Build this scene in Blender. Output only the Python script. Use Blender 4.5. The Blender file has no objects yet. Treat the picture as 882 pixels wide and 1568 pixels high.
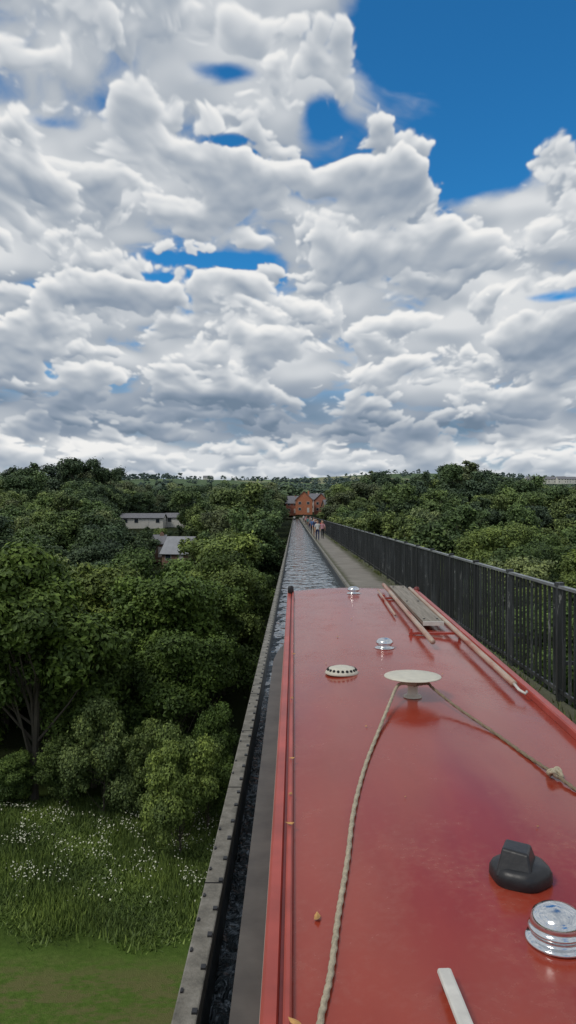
import bpy, math, random, time
import numpy as np
from mathutils import Vector, Matrix
random.seed(7); RNG=np.random.default_rng(11)
scene=bpy.context.scene
COL=scene.collection
F=1150.0
# ------------------------------------------------------------------ helpers
def link(o,parent=None):
    COL.objects.link(o)
    if parent: o.parent=parent
    return o
def empty(name,loc=(0,0,0)):
    e=bpy.data.objects.new(name,None); e.location=loc; e.empty_display_size=.2
    return link(e)
def mesh_np(name,verts,faces4=None,faces3=None,mats=(),midx=None,smooth=False):
    me=bpy.data.meshes.new(name)
    n4=0 if faces4 is None else len(faces4); n3=0 if faces3 is None else len(faces3)
    me.vertices.add(len(verts)); me.vertices.foreach_set("co",np.asarray(verts,dtype=np.float32).ravel())
    loops=[];starts=[]
    s=0
    if n4: loops.append(np.asarray(faces4).ravel()); starts.append(np.arange(n4)*4); s=n4*4
    if n3: loops.append(np.asarray(faces3).ravel()); starts.append(s+np.arange(n3)*3)
    loops=np.concatenate(loops); starts=np.concatenate(starts)
    me.loops.add(len(loops)); me.loops.foreach_set("vertex_index",loops.astype(np.int32))
    me.polygons.add(n4+n3); me.polygons.foreach_set("loop_start",starts.astype(np.int32))
    for m in mats: me.materials.append(m)
    if midx is not None: me.polygons.foreach_set("material_index",np.asarray(midx,dtype=np.int32))
    me.polygons.foreach_set("use_smooth",np.full(n4+n3,smooth))
    me.update(calc_edges=True)
    if n4+n3<20000: me.validate()
    return me
BV=np.array([[-1,-1,-1],[1,-1,-1],[1,1,-1],[-1,1,-1],[-1,-1,1],[1,-1,1],[1,1,1],[-1,1,1]])*.5
BF=np.array([[0,3,2,1],[4,5,6,7],[0,1,5,4],[1,2,6,5],[2,3,7,6],[3,0,4,7]])
def boxes(name,lst,mats,parent=None,mi=None,bevel=0):
    a=np.array([l[:6] for l in lst],float)
    v=(a[:,None,:3]+BV[None]*a[:,None,3:6]).reshape(-1,3)
    f=(BF[None]+8*np.arange(len(a))[:,None,None]).reshape(-1,4)
    m=None if mi is None else np.repeat(np.array(mi),6)
    o=bpy.data.objects.new(name,mesh_np(name,v,f,mats=mats,midx=m)); link(o,parent)
    if bevel:
        b=o.modifiers.new("b",'BEVEL'); b.width=bevel; b.segments=2
    return o
def lathe(name,prof,mats,loc,parent=None,n=40,smooth=True,mi=None):
    k=len(prof); v=[];f=[]
    for (r,z) in prof:
        for i in range(n):
            t=2*math.pi*i/n; v.append((max(r,1e-4)*math.cos(t),max(r,1e-4)*math.sin(t),z))
    m=[]
    for j in range(k-1):
        for i in range(n):
            f.append((j*n+i,j*n+(i+1)%n,(j+1)*n+(i+1)%n,(j+1)*n+i)); m.append(0 if mi is None else mi[j])
    o=bpy.data.objects.new(name,mesh_np(name,v,f,mats=mats,midx=m,smooth=smooth)); o.location=loc
    return link(o,parent)
def tube(name,pts,r,mat,parent=None,n=10,twist=False,smooth=True,rads=None):
    pts=[Vector(p) for p in pts]; v=[];f=[]
    for i,p in enumerate(pts):
        a=pts[max(i-1,0)]; b=pts[min(i+1,len(pts)-1)]
        t=(b-a).normalized(); up=Vector((0,0,1)) if abs(t.z)<.95 else Vector((1,0,0))
        s=t.cross(up).normalized(); u=s.cross(t)
        rr=r if rads is None else rads[i]
        for j in range(n):
            ang=2*math.pi*j/n
            q=rr
            if twist: q=rr*(1+.22*math.sin(3*ang+i*.9))
            v.append(p+s*math.cos(ang)*q+u*math.sin(ang)*q)
    for i in range(len(pts)-1):
        for j in range(n):
            f.append((i*n+j,i*n+(j+1)%n,(i+1)*n+(j+1)%n,(i+1)*n+j))
    v.append(pts[0]);v.append(pts[-1]); c0=len(v)-2;c1=len(v)-1
    f3=[(c0,(j+1)%n,j) for j in range(n)]+[(c1,(len(pts)-1)*n+j,(len(pts)-1)*n+(j+1)%n) for j in range(n)]
    o=bpy.data.objects.new(name,mesh_np(name,[tuple(x) for x in v],f,f3,mats=[mat],smooth=smooth))
    return link(o,parent)
def join(objs,name,parent=None):
    import bmesh
    bm=bmesh.new(); mats=[]
    dg=bpy.context.evaluated_depsgraph_get()
    for o in objs:
        me=bpy.data.meshes.new_from_object(o.evaluated_get(dg)); 
        off=[]
        for m in me.materials:
            if m not in mats: mats.append(m)
            off.append(mats.index(m))
        me.transform(o.matrix_basis)
        for p in me.polygons: p.material_index=off[p.material_index] if off else 0
        bm.from_mesh(me)
    me=bpy.data.meshes.new(name); bm.to_mesh(me)
    for m in mats: me.materials.append(m)
    for o in objs: bpy.data.objects.remove(o)
    return link(bpy.data.objects.new(name,me),parent)
# ------------------------------------------------------------------ materials
class NB:
    def __init__(s,tree): s.t=tree; s.n=tree.nodes; s.l=tree.links
    def put(s,sock,v):
        if isinstance(v,bpy.types.NodeSocket): s.l.new(v,sock)
        elif v is not None: sock.default_value=v
    def m(s,op,a,b=None,c=None,clamp=False):
        n=s.n.new('ShaderNodeMath'); n.operation=op; n.use_clamp=clamp
        s.put(n.inputs[0],a); s.put(n.inputs[1],b); s.put(n.inputs[2],c); return n.outputs[0]
    def v(s,op,a,b=None,sc=None):
        n=s.n.new('ShaderNodeVectorMath'); n.operation=op
        s.put(n.inputs[0],a)
        if b is not None: s.put(n.inputs[1],b)
        if sc is not None: s.put(n.inputs['Scale'],sc)
        return n.outputs[0]
    def comb(s,x,y,z):
        n=s.n.new('ShaderNodeCombineXYZ'); s.put(n.inputs[0],x);s.put(n.inputs[1],y);s.put(n.inputs[2],z); return n.outputs[0]
    def sep(s,v):
        n=s.n.new('ShaderNodeSeparateXYZ'); s.put(n.inputs[0],v); return n.outputs
    def noise(s,vec,scale,detail=4,rough=.5,dist=0,color=False):
        n=s.n.new('ShaderNodeTexNoise'); s.put(n.inputs['Vector'],vec); n.inputs['Scale'].default_value=scale
        n.inputs['Detail'].default_value=detail; n.inputs['Roughness'].default_value=rough; n.inputs['Distortion'].default_value=dist
        return n.outputs[1 if color else 0]
    def vor(s,vec,scale,feature='F1',detail=0,rough=.5,smooth=.6,out='Distance'):
        n=s.n.new('ShaderNodeTexVoronoi'); n.feature=feature; s.put(n.inputs['Vector'],vec); n.inputs['Scale'].default_value=scale
        n.inputs['Detail'].default_value=detail; n.inputs['Roughness'].default_value=rough
        return n.outputs[out]
    def ramp(s,fac,stops,interp='LINEAR'):
        n=s.n.new('ShaderNodeValToRGB'); s.put(n.inputs[0],fac); cr=n.color_ramp; cr.interpolation=interp
        while len(cr.elements)<len(stops): cr.elements.new(.5)
        for e,(p,c) in zip(cr.elements,stops):
            e.position=p; e.color=(c[0],c[1],c[2],1) if not isinstance(c,(int,float)) else (c,c,c,1)
        return n.outputs[0]
    def mix(s,f,a,b,mode='MIX'):
        n=s.n.new('ShaderNodeMix'); n.data_type='RGBA'; n.blend_type=mode
        s.put(n.inputs[0],f)
        for sock,v in ((n.inputs[6],a),(n.inputs[7],b)):
            if isinstance(v,tuple) and len(v)==3: v=(*v,1)
            s.put(sock,v)
        return n.outputs[2]
    def smooth(s,x,a,b):
        n=s.n.new('ShaderNodeMapRange'); n.interpolation_type='SMOOTHSTEP'
        s.put(n.inputs[0],x); n.inputs[1].default_value=a; n.inputs[2].default_value=b; return n.outputs[0]
    def pos(s): return s.n.new('ShaderNodeNewGeometry').outputs['Position']
    def obj(s): return s.n.new('ShaderNodeTexCoord').outputs['Object']
    def bump(s,h,strength=.3,dist=.02):
        n=s.n.new('ShaderNodeBump'); n.inputs['Strength'].default_value=strength; n.inputs['Distance'].default_value=dist
        s.put(n.inputs['Height'],h); return n.outputs[0]
def material(name,fn=None,col=(.5,.5,.5),rough=.6,metal=0,coat=0,var=.15,vscale=8,bump=.0,spec=.5):
    m=bpy.data.materials.new(name); m.use_nodes=True; nb=NB(m.node_tree)
    b=m.node_tree.nodes['Principled BSDF']
    b.inputs['Roughness'].default_value=rough; b.inputs['Metallic'].default_value=metal
    b.inputs['Coat Weight'].default_value=coat; b.inputs['Specular IOR Level'].default_value=spec
    if fn: fn(nb,b)
    else:
        n=nb.noise(nb.obj(),vscale,3,.6)
        c=nb.ramp(n,[(.25,tuple(x*(1-var) for x in col)),(.75,tuple(min(1,x*(1+var)) for x in col))])
        nb.put(b.inputs['Base Color'],c)
        if bump: nb.put(b.inputs['Normal'],nb.bump(nb.noise(nb.obj(),vscale*4,3),bump,.01))
    return m
def roof_red(nb,b):
    p=nb.pos()
    st=nb.v('MULTIPLY',p,(1.2,.35,1.2))
    n=nb.noise(st,1.6,4,.6); n2=nb.noise(p,35,3,.6); sp=nb.vor(p,26)
    c=nb.ramp(n,[(.3,(.255,.031,.016)),(.7,(.34,.046,.024))])
    dust=nb.smooth(nb.m('ADD',nb.m('MULTIPLY',n2,.4),nb.m('MULTIPLY',nb.noise(p,2.6,4,.65),.6)),.46,.68)
    c=nb.mix(nb.m('MULTIPLY',dust,.16),c,(.42,.19,.14))
    spot=nb.smooth(sp,.055,.03); c=nb.mix(nb.m('MULTIPLY',nb.m('MULTIPLY',spot,nb.smooth(nb.noise(p,2.3,2),.46,.60)),.8),c,(.12,.05,.03))
    nb.put(b.inputs['Base Color'],c)
    r=nb.m('ADD',nb.m('MULTIPLY',n,.12),nb.m('ADD',.10,nb.m('MULTIPLY',dust,.14))); nb.put(b.inputs['Roughness'],r)
    nb.put(b.inputs['Normal'],nb.bump(nb.m('ADD',nb.noise(st,2.2,2),nb.m('MULTIPLY',n2,.008)),.45,.02))
M_red=material("red_gloss_paint",roof_red,coat=.0,spec=.55)
M_rail=material("faded_red_paint",col=(.40,.065,.045),rough=.35,var=.3,vscale=3)
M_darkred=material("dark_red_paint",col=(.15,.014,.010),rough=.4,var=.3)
M_gun=material("gunwale_paint",col=(.085,.08,.068),rough=.5,var=.35,vscale=4,bump=.2)
M_hull=material("hull_blacking",col=(.02,.02,.022),rough=.5,var=.4)
M_cream=material("cream_paint",col=(.60,.57,.47),rough=.5,var=.12,vscale=14)
M_white=material("white_paint",col=(.6,.58,.53),rough=.5,var=.15,vscale=20)
M_chrome=material("chrome",col=(.72,.73,.74),rough=.12,metal=1,var=.08,vscale=30)
M_black=material("black_plastic",col=(.014,.014,.016),rough=.4,var=.3,bump=.15)
M_dark=material("dark_opening",col=(.01,.01,.01),rough=.8)
M_wood=material("weathered_wood",lambda nb,b: nb.put(b.inputs['Base Color'],nb.ramp(nb.noise(nb.v('MULTIPLY',nb.pos(),(30,1.5,30)),1.5,5,.7),[(.3,(.15,.13,.10)),(.7,(.34,.30,.25))])),rough=.75)
M_pole=material("pole_paint",lambda nb,b: nb.put(b.inputs['Base Color'],nb.ramp(nb.noise(nb.v('MULTIPLY',nb.pos(),(6,.9,6)),1.5,5,.7),[(.38,(.36,.12,.085)),(.48,(.42,.27,.2)),(.66,(.48,.42,.34))])),rough=.5)
M_rope=material("rope_fibre",col=(.44,.38,.27),rough=.9,var=.3,vscale=60,bump=.5)
M_rope2=material("dark_rope_fibre",col=(.22,.17,.11),rough=.9,var=.3,vscale=60,bump=.5)
M_leafdead=material("dead_leaf",col=(.5,.27,.09),rough=.8,var=.4,vscale=40)
def lip(nb,b):
    p=nb.pos(); n=nb.noise(p,7,5,.65); n2=nb.noise(p,45,3,.6)
    c=nb.ramp(n,[(.3,(.11,.105,.09)),(.5,(.24,.225,.19)),(.72,(.36,.34,.30))])
    c=nb.mix(nb.m('MULTIPLY',n2,.5),c,(.08,.08,.065)); nb.put(b.inputs['Base Color'],c)
    nb.put(b.inputs['Normal'],nb.bump(n2,.5,.01))
M_lip=material("weathered_trough_lip",lip,rough=.85)
def iron(nb,b):
    p=nb.pos(); n=nb.noise(nb.v('MULTIPLY',p,(1,1,.25)),3,5,.65); n2=nb.noise(nb.v('MULTIPLY',p,(8,8,2)),2,4,.7)
    c=nb.ramp(n,[(.3,(.010,.011,.012)),(.52,(.022,.024,.026)),(.62,(.05,.055,.06)),(.75,(.09,.085,.075))])
    c=nb.mix(nb.m('MULTIPLY',nb.smooth(n2,.60,.68),nb.smooth(n,.45,.6)),c,(.24,.24,.23)); nb.put(b.inputs['Base Color'],c)
M_iron=material("black_painted_iron",iron,rough=.45)
M_rtop=material("worn_iron_handrail",col=(.19,.20,.205),rough=.38,var=.4,vscale=3)
def path(nb,b):
    p=nb.pos(); x=nb.sep(p)[0]
    n=nb.noise(p,.9,5,.65); n2=nb.noise(p,28,4,.7)
    c=nb.ramp(n,[(.3,(.17,.15,.125)),(.7,(.30,.275,.235))])
    c=nb.mix(nb.m('MULTIPLY',n2,.5),c,(.12,.11,.09))
    e=nb.smooth(nb.m('ADD',x,nb.m('MULTIPLY',nb.noise(p,2.5,3),.5)),3.15,3.5)
    e2=nb.smooth(nb.m('SUBTRACT',x,nb.m('MULTIPLY',nb.noise(p,2.5,3),.4)),1.95,1.7)
    g=nb.mix(n2,(.05,.05,.025),(.10,.10,.05))
    c=nb.mix(nb.m('MAXIMUM',e,e2),c,g)
    nb.put(b.inputs['Base Color'],c); nb.put(b.inputs['Normal'],nb.bump(n2,.5,.02))
M_path=material("towpath_surface",path,rough=.9)
def stone(nb,b):
    n=nb.n.new('ShaderNodeTexBrick'); nb.put(n.inputs['Vector'],nb.obj()); n.inputs['Scale'].default_value=1.2
    n.inputs['Color1'].default_value=(.28,.24,.17,1); n.inputs['Color2'].default_value=(.2,.17,.13,1); n.inputs['Mortar'].default_value=(.1,.09,.07,1)
    nb.put(b.inputs['Base Color'],n.outputs[0])
M_stone=material("sandstone_blocks",stone,rough=.9)
def water(nb,b):
    p=nb.pos(); b.inputs['IOR'].default_value=1.36
    x,y,z=nb.sep(p)
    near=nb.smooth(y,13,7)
    h=nb.noise(nb.v('MULTIPLY',p,(1,.5,1)),2.2,2,.5)
    h2=nb.noise(nb.v('MULTIPLY',p,(1.2,.7,1)),6,3,.55,1.5)
    hh=nb.m('ADD',nb.m('MULTIPLY',h,.16),nb.m('MULTIPLY',nb.m('MULTIPLY',h2,near),.6))
    nb.put(b.inputs['Normal'],nb.bump(hh,1.0,1.0))
    painted_glint=nb.m('MULTIPLY',nb.smooth(nb.noise(nb.v('MULTIPLY',p,(1,.55,1)),9,4,.65,2.0),.51,.59),near)  # bright ripple reflections near the boat, painted into the base colour
    nb.put(b.inputs['Base Color'],nb.mix(nb.m('MULTIPLY',painted_glint,.8),(.10,.13,.15),(.46,.54,.62)))
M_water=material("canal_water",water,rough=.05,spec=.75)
# foliage
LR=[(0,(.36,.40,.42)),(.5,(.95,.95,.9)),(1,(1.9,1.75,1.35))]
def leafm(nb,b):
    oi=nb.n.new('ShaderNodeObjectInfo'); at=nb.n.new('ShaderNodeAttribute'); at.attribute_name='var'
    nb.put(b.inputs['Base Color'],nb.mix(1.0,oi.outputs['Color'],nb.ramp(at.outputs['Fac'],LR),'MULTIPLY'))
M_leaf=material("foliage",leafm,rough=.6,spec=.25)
def leafd(nb,b):
    oi=nb.n.new('ShaderNodeAttribute'); oi.attribute_name='tint'; at=nb.n.new('ShaderNodeAttribute'); at.attribute_name='var'
    nb.put(b.inputs['Base Color'],nb.mix(1.0,oi.outputs['Color'],nb.ramp(at.outputs['Fac'],LR),'MULTIPLY'))
M_leafd=material("distant_foliage",leafd,rough=.7,spec=.2)
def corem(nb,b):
    oi=nb.n.new('ShaderNodeObjectInfo'); nb.put(b.inputs['Base Color'],nb.mix(1.0,oi.outputs['Color'],(.36,.39,.36),'MULTIPLY'))  # leaf colour darkened to paint in the shade inside a crown
M_core=material("shaded_inner_foliage",corem,rough=.9,spec=0)
M_bark=material("bark",col=(.085,.072,.055),rough=.9,var=.4,vscale=6)
# ------------------------------------------------------------------ terrain
def terr(x,d):
    x=np.asarray(x,float); d=np.asarray(d,float)
    r=np.where(d>0,np.sqrt(d*d+.25*x*x),d)
    z=np.interp(r,[-4000,-300,0,65,110,150,230,330,500,800,1300,2100,2800,5000],[20,-10,-18,-18,-15,-11,-5,-2.9,-1,8,38,92,70,60])
    w=np.clip((r-350)/1200,0,1)
    z=z+w*(9*np.sin(x/310+1.2)+7*np.sin(x/143+d/400)+5*np.sin(d/170+x/500))
    z=z+.35*np.sin(x/7+1)*np.sin(d/9)*np.clip(np.abs(x-1.5)/12,0,1)
    return z
def axis(a,mx,n,p=2.6):
    t=np.linspace(-1,1,n); return np.sign(t)*(np.abs(t)**p)*mx
xs=axis(0,5000,190); ds=axis(0,5000,240)
X,D=np.meshgrid(xs,ds); Z=terr(X,D)
v=np.stack([X,D,Z],-1).reshape(-1,3); nx=len(xs); ny=len(ds)
ii=(np.arange(ny-1)[:,None]*nx+np.arange(nx-1)[None]).ravel()
f=np.stack([ii,ii+1,ii+nx+1,ii+nx],-1)
def groundm(nb,b):
    p=nb.pos(); x,y,z=nb.sep(p)
    n=nb.noise(p,.35,4,.65); n2=nb.noise(p,4,5,.7); n3=nb.noise(p,22,3,.6)
    lawn=nb.ramp(n2,[(.3,(.075,.135,.022)),(.6,(.115,.19,.035)),(.8,(.18,.21,.065))])
    dry=nb.smooth(nb.noise(nb.v('MULTIPLY',p,(.6,1.3,1)),1.3,6,.75),.41,.56)
    dry=nb.m('MULTIPLY',dry,nb.smooth(y,31,28.5)); lawn=nb.mix(nb.m('MULTIPLY',dry,.65),lawn,(.20,.165,.08))
    mead=nb.ramp(n2,[(.3,(.045,.08,.014)),(.7,(.09,.14,.028))])
    c=nb.mix(nb.smooth(nb.m('ADD',y,nb.m('MULTIPLY',n,3)),31.5,33.5),lawn,mead)
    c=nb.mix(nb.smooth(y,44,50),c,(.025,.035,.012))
    cell=nb.vor(nb.v('MULTIPLY',p,(1,.7,0)),.0045,out='Color')
    fld=nb.ramp(nb.sep(cell)[0],[(0,(.10,.15,.075)),(.45,(.17,.23,.11)),(.7,(.26,.27,.16)),(1,(.12,.18,.09))],'CONSTANT')
    c=nb.mix(nb.smooth(y,400,700),c,fld)
    c=nb.mix(nb.m('MULTIPLY',n3,.4),c,nb.mix(1.0,c,(.4,.4,.4),'MULTIPLY'))
    nb.put(b.inputs['Base Color'],c); nb.put(b.inputs['Normal'],nb.bump(nb.m('ADD',n2,n3),.7,.12))
M_ground=material("grass_ground",groundm,rough=.95,spec=.1)
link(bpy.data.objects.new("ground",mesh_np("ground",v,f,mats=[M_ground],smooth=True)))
# ------------------------------------------------------------------ aqueduct
LEN=312
aq=empty("aqueduct")
boxes("trough_lip",[(-.565,(LEN-8)/2,-2.66,.13,LEN+8,.12)],[M_lip],aq,bevel=.01)
boxes("trough_wall",[(-.535,(LEN-8)/2,-3.5,.07,LEN+8,1.56),(1.84,(LEN-8)/2,-3.4,.06,LEN+8,1.6),(.65,(LEN-8)/2,-4.3,2.5,LEN+8,.06)],[M_iron],aq)
bl=[]
yy=1.2
while yy<150:
    j=random.uniform(-.03,.03)
    bl.append((-.520,yy+j,-2.595,.028,.05*random.uniform(.7,1.2),.014)); 
    if random.random()<.6: bl.append((-.612,yy+.17+j,-2.596,.014,.035,.012))
    yy+=.34
boxes("lip_bolt",bl,[M_hull],aq)
boxes("lip_joint",[(-.565,y,-2.5985,.128,.012,.004) for y in np.arange(1.6,160,1.83)],[M_dark],aq)
boxes("flange_rib",[(-.60,y,-3.3,.06,.1,1.1) for y in np.arange(0,LEN,1.8)],[M_iron],aq)
pb=[];
for y in np.arange(8,LEN-10,16.2):
    g=float(terr(1.5,y))
    if g<-6: pb.append((1.5,y,(g-1-4.9)/2,4.2,2.6,-4.9-g+1))
boxes("stone_pier",pb,[M_stone],aq,bevel=.05)
v=[];f=[]
for k,y0 in enumerate(np.arange(8,LEN-26,16.2)):
    for xr in (-.4,1.2,2.6,3.4):
        b0=len(v); N=14
        for i in range(N+1):
            t=i/N; y=y0+1.3+t*13.6; za=-4.9-1.9*(1-math.sin(math.pi*t))
            for (dx,zz) in ((-.04,-4.34),(.04,-4.34),(.04,za-.1),(-.04,za-.1)): v.append((xr+dx,y,zz))
        for i in range(N):
            for j in range(4): f.append((b0+i*4+j,b0+i*4+(j+1)%4,b0+i*4+4+(j+1)%4,b0+i*4+4+j))
link(bpy.data.objects.new("arch_rib",mesh_np("arch_rib",v,f,mats=[M_iron])),aq)
boxes("towpath",[(2.70,(LEN-8)/2,-2.60,1.70,LEN+8,.2)],[M_path])
boxes("towpath_kerb",[(1.82,(LEN-8)/2,-2.545,.10,LEN+8,.13)],[M_lip],aq,bevel=.012)
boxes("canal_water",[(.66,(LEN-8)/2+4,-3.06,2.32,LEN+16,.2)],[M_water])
# railing
rl=[];yy=-6.0;k=0
while yy<LEN:
    if k%12==0: rl.append((3.5,yy,-1.75,.07,.07,1.52)); rl.append((3.5,yy,-.955,.10,.10,.05)); rl.append((3.62,yy,-2.0,.2,.03,.05))
    else: rl.append((3.5+random.uniform(-.004,.004),yy+random.uniform(-.006,.006),-1.73,.034,.03,1.44))
    yy+=.19;k+=1
rl.append((3.5,(LEN-6)/2,-2.36,.03,LEN+6,.05))
n0=len(rl)
rl.append((3.5,(LEN-6)/2,-.985,.075,LEN+6,.035))
boxes("iron_railing",rl,[M_iron,M_rtop],mi=[0]*n0+[1])
n=5200
wx=3.36+RNG.normal(0,.05,n); wy=RNG.uniform(4,70,n); pt=np.clip(np.sin(wy*1.7)+np.sin(wy*.63+1),0,2)
kp=RNG.random(n)<pt*.6+.05; wx=wx[kp];wy=wy[kp];n=len(wx); hh=RNG.uniform(.03,.14,n); aa=RNG.uniform(0,6.28,n)
v=np.stack([np.stack([wx-.012*np.cos(aa),wy-.012*np.sin(aa),np.full(n,-2.5)],-1),np.stack([wx+.012*np.cos(aa),wy+.012*np.sin(aa),np.full(n,-2.5)],-1),np.stack([wx+RNG.normal(0,.04,n),wy+RNG.normal(0,.04,n),-2.5+hh],-1)],1).reshape(-1,3)
me=mesh_np("towpath_weeds",v,None,np.arange(n*3).reshape(-1,3),mats=[M_leaf]); at=me.attributes.new('var','FLOAT','FACE'); at.data.foreach_set('value',np.clip(RNG.normal(.5,.2,len(me.polygons)),0,1).astype(np.float32))
o=link(bpy.data.objects.new("towpath_weeds",me)); o.color=(.10,.12,.04,1)
# ------------------------------------------------------------------ narrowboat
XL,XR=-.08,1.69; XC=.805
def zr(x,d):
    t=(x-XC)/.885
    return -(1.464-.036*d)+.055*(1-t*t)
boat=empty("narrowboat")
nxr=25; dd=np.concatenate([np.linspace(.9,10.3,60),[10.38,10.42]])
v=[]
for i,d in enumerate(dd):
    for x in np.linspace(XL,XR,nxr):
        z=zr(x,d); 
        if i>=len(dd)-2: z-=(.01 if i==len(dd)-2 else .05)
        v.append((x,d,z))
f=[(i*nxr+j,i*nxr+j+1,(i+1)*nxr+j+1,(i+1)*nxr+j) for i in range(len(dd)-1) for j in range(nxr-1)]
link(bpy.data.objects.new("cabin_roof",mesh_np("cabin_roof",v,f,mats=[M_red],smooth=True)),boat)
def strip(name,sect,mat,d0=.9,d1=10.42,n=30,parent=boat,taper=None):
    v=[];f=[];k=len(sect)
    for i in range(n+1):
        d=d0+(d1-d0)*i/n
        for (x,z) in sect:
            xx=x if taper is None else taper(x,d)
            v.append((xx,d,-(1.464-.036*d)+z))
    for i in range(n):
        for j in range(k): f.append((i*k+j,i*k+(j+1)%k,(i+1)*k+(j+1)%k,(i+1)*k+j))
    return link(bpy.data.objects.new(name,mesh_np(name,v,f,mats=[mat])),parent)
strip("roof_edge_left",[(XL-.015,-.03),(XL-.015,.012),(XL-.005,.022),(XL+.03,.022),(XL+.036,.012),(XL+.036,-.03)],M_rail)
strip("handrail_left",[(XL+.048,.030),(XL+.054,.037),(XL+.066,.037),(XL+.072,.030),(XL+.072,.012),(XL+.048,.012)],M_rail,d0=1.0,d1=10.2)
strip("gutter_shadow_left",[(XL+.037,.0),(XL+.037,.012),(XL+.047,.012),(XL+.047,.0)],M_darkred)  # shadow line along the gutter, put in as a dark red strip
strip("roof_edge_right",[(XR+.015,-.03),(XR+.015,.012),(XR,.022),(XR-.03,.022),(XR-.04,.012),(XR-.04,-.03)],M_rail)
strip("handrail_right",[(XR-.05,.05),(XR-.056,.06),(XR-.084,.06),(XR-.09,.05),(XR-.09,.012),(XR-.05,.012)],M_rail,d0=1.0,d1=10.2)
strip("cabin_side_left",[(XL-.005,-.03),(XL+.02,-.03),(XL-.03,-.76),(XL-.06,-.76)],M_rail)
strip("cabin_side_line",[(XL-.041,-.45),(XL-.045,-.45),(XL-.049,-.49),(XL-.045,-.49)],M_white)
strip("cabin_side_right",[(XR+.005,-.03),(XR-.02,-.03),(XR+.03,-.76),(XR+.06,-.76)],M_rail)
def tap(x,d):
    if d>9.2:
        t=(d-9.2)/3.6; return XC+(x-XC)*max(.02,(1-t**2.0))
    return x
strip("gunwale",[(-.27,-.78),(-.27,-.745),(1.87-.03,-.745),(1.84,-.78)],M_gun,d0=-.6,d1=12.8,n=70,taper=tap)
strip("hull",[(-.262,-.775),(1.832,-.775),(1.80,-1.95),(-.23,-1.95)],M_hull,d0=-.6,d1=12.8,n=70,taper=tap)
strip("rubbing_strake",[(-.285,-.93),(-.285,-.90),(1.85,-.90),(1.85,-.93)],M_hull,d0=-.6,d1=12.8,n=70,taper=tap)
v=[(XL,10.40,zr(XL,10.4)-.03),(XR,10.40,zr(XR,10.4)-.03),(XR+.05,10.4,-1.85),(XL-.05,10.4,-1.85),
   (XL,.92,zr(XL,.9)-.03),(XR,.92,zr(XR,.9)-.03),(XR+.05,.92,-2.2),(XL-.05,.92,-2.2)]
link(bpy.data.objects.new("bulkhead",mesh_np("bulkhead",v,[(0,1,2,3),(4,7,6,5)],mats=[M_darkred])),boat)
lathe("bow_lamp",[(0,0),(.035,0),(.04,.02),(.038,.08),(.03,.10),(0,.105)],[M_black],(XL+.03,10.0,zr(XL,10.0)+.02),boat,n=20)
lathe("bow_lamp_right",[(0,0),(.035,0),(.04,.02),(.03,.06),(0,.07)],[M_darkred],(XR-.05,10.1,zr(XR,10.1)+.03),boat,n=20)
# ---- roof furniture
def vent(x,d,s=1.0):
    z=zr(x,d)
    lathe("mushroom_vent",[(.0,.0),(.105*s,.0),(.11*s,.006*s),(.10*s,.012*s),(.085*s,.014*s),(.078*s,.03*s),(.078*s,.045*s),(.092*s,.052*s),(.094*s,.062*s),(.085*s,.082*s),(.065*s,.10*s),(.035*s,.111*s),(0,.114*s)],[M_chrome],(x,d,z-.002))
vent(.765,9.75,.85); vent(.778,6.5,.8); 
lathe("mushroom_vent",[(0,0),(.092,0),(.097,.005),(.093,.012),(.080,.014),(.074,.020),(.074,.034),(.086,.038),(.088,.044),(.083,.050),(.078,.054),(.080,.060),(.079,.072),(.073,.086),(.058,.098),(.035,.106),(0,.109)],[M_chrome],(.812,2.33,zr(.81,2.33)-.002),n=64)
pv=empty("perforated_roof_vent",(.357,5.68,zr(.357,5.68)))
lathe("cap",[(.0,.0),(.125,.0),(.128,.006),(.118,.02),(.095,.042),(.06,.052),(.0,.055)],[M_cream],(0,0,0),pv,n=48)
hl=[]
for i in range(20):
    t=2*math.pi*i/20
    o=lathe("hole",[(0,.004),(.0105,.004),(.0105,-.004),(0,-.004)],[M_dark],(0,0,0),None,n=10,smooth=False)
    o.matrix_basis=Matrix.Translation((.1075*math.cos(t),.1075*math.sin(t),.032))@Matrix.Rotation(t,4,'Z')@Matrix.Rotation(math.radians(48),4,'Y'); hl.append(o)
join(hl,"rim_holes",pv)
tb=empty("roof_pedestal_disc",(.785,5.0,zr(.785,5.0)))
lathe("disc_top",[(0,.128),(.05,.128),(.17,.131),(.186,.134),(.19,.138),(.184,.142),(.12,.145),(0,.146)],[M_cream],(0,0,0),tb,n=64)
lathe("pedestal",[(.060,0),(.060,.010),(.042,.014),(.036,.022),(.033,.05),(.033,.115),(.042,.129)],[M_cream],(0,0,0),tb,n=32)
def lobed():
    v=[];f=[];n=48
    prof=[(0.104,0),(.108,.01),(.106,.035),(.097,.052),(.08,.060),(.0001,.064)]
    for (r,z) in prof:
        for i in range(n):
            t=2*math.pi*i/n; q=r*(1+.03*math.cos(6*t)) ; v.append((q*math.cos(t),q*math.sin(t),z))
    for j in range(len(prof)-1):
        for i in range(n): f.append((j*n+i,j*n+(i+1)%n,(j+1)*n+(i+1)%n,(j+1)*n+i))
    return mesh_np("base",v,f,mats=[M_black],smooth=True)
bc=empty("black_roof_vent",(.81,2.70,zr(.81,2.7)-.002)); bc.rotation_euler[2]=math.radians(-24)
link(bpy.data.objects.new("base",lobed()),bc)
hv=[(-.075,-.09,.03),(.055,-.09,.03),(.055,.07,.03),(-.075,.07,.03),(-.058,-.045,.118),(.034,-.050,.110),(.030,.05,.108),(-.058,.05,.114)]
ho=link(bpy.data.objects.new("ridge",mesh_np("ridge",hv,BF,mats=[M_black])),bc); bb=ho.modifiers.new("b",'BEVEL'); bb.width=.008; bb.segments=3
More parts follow.
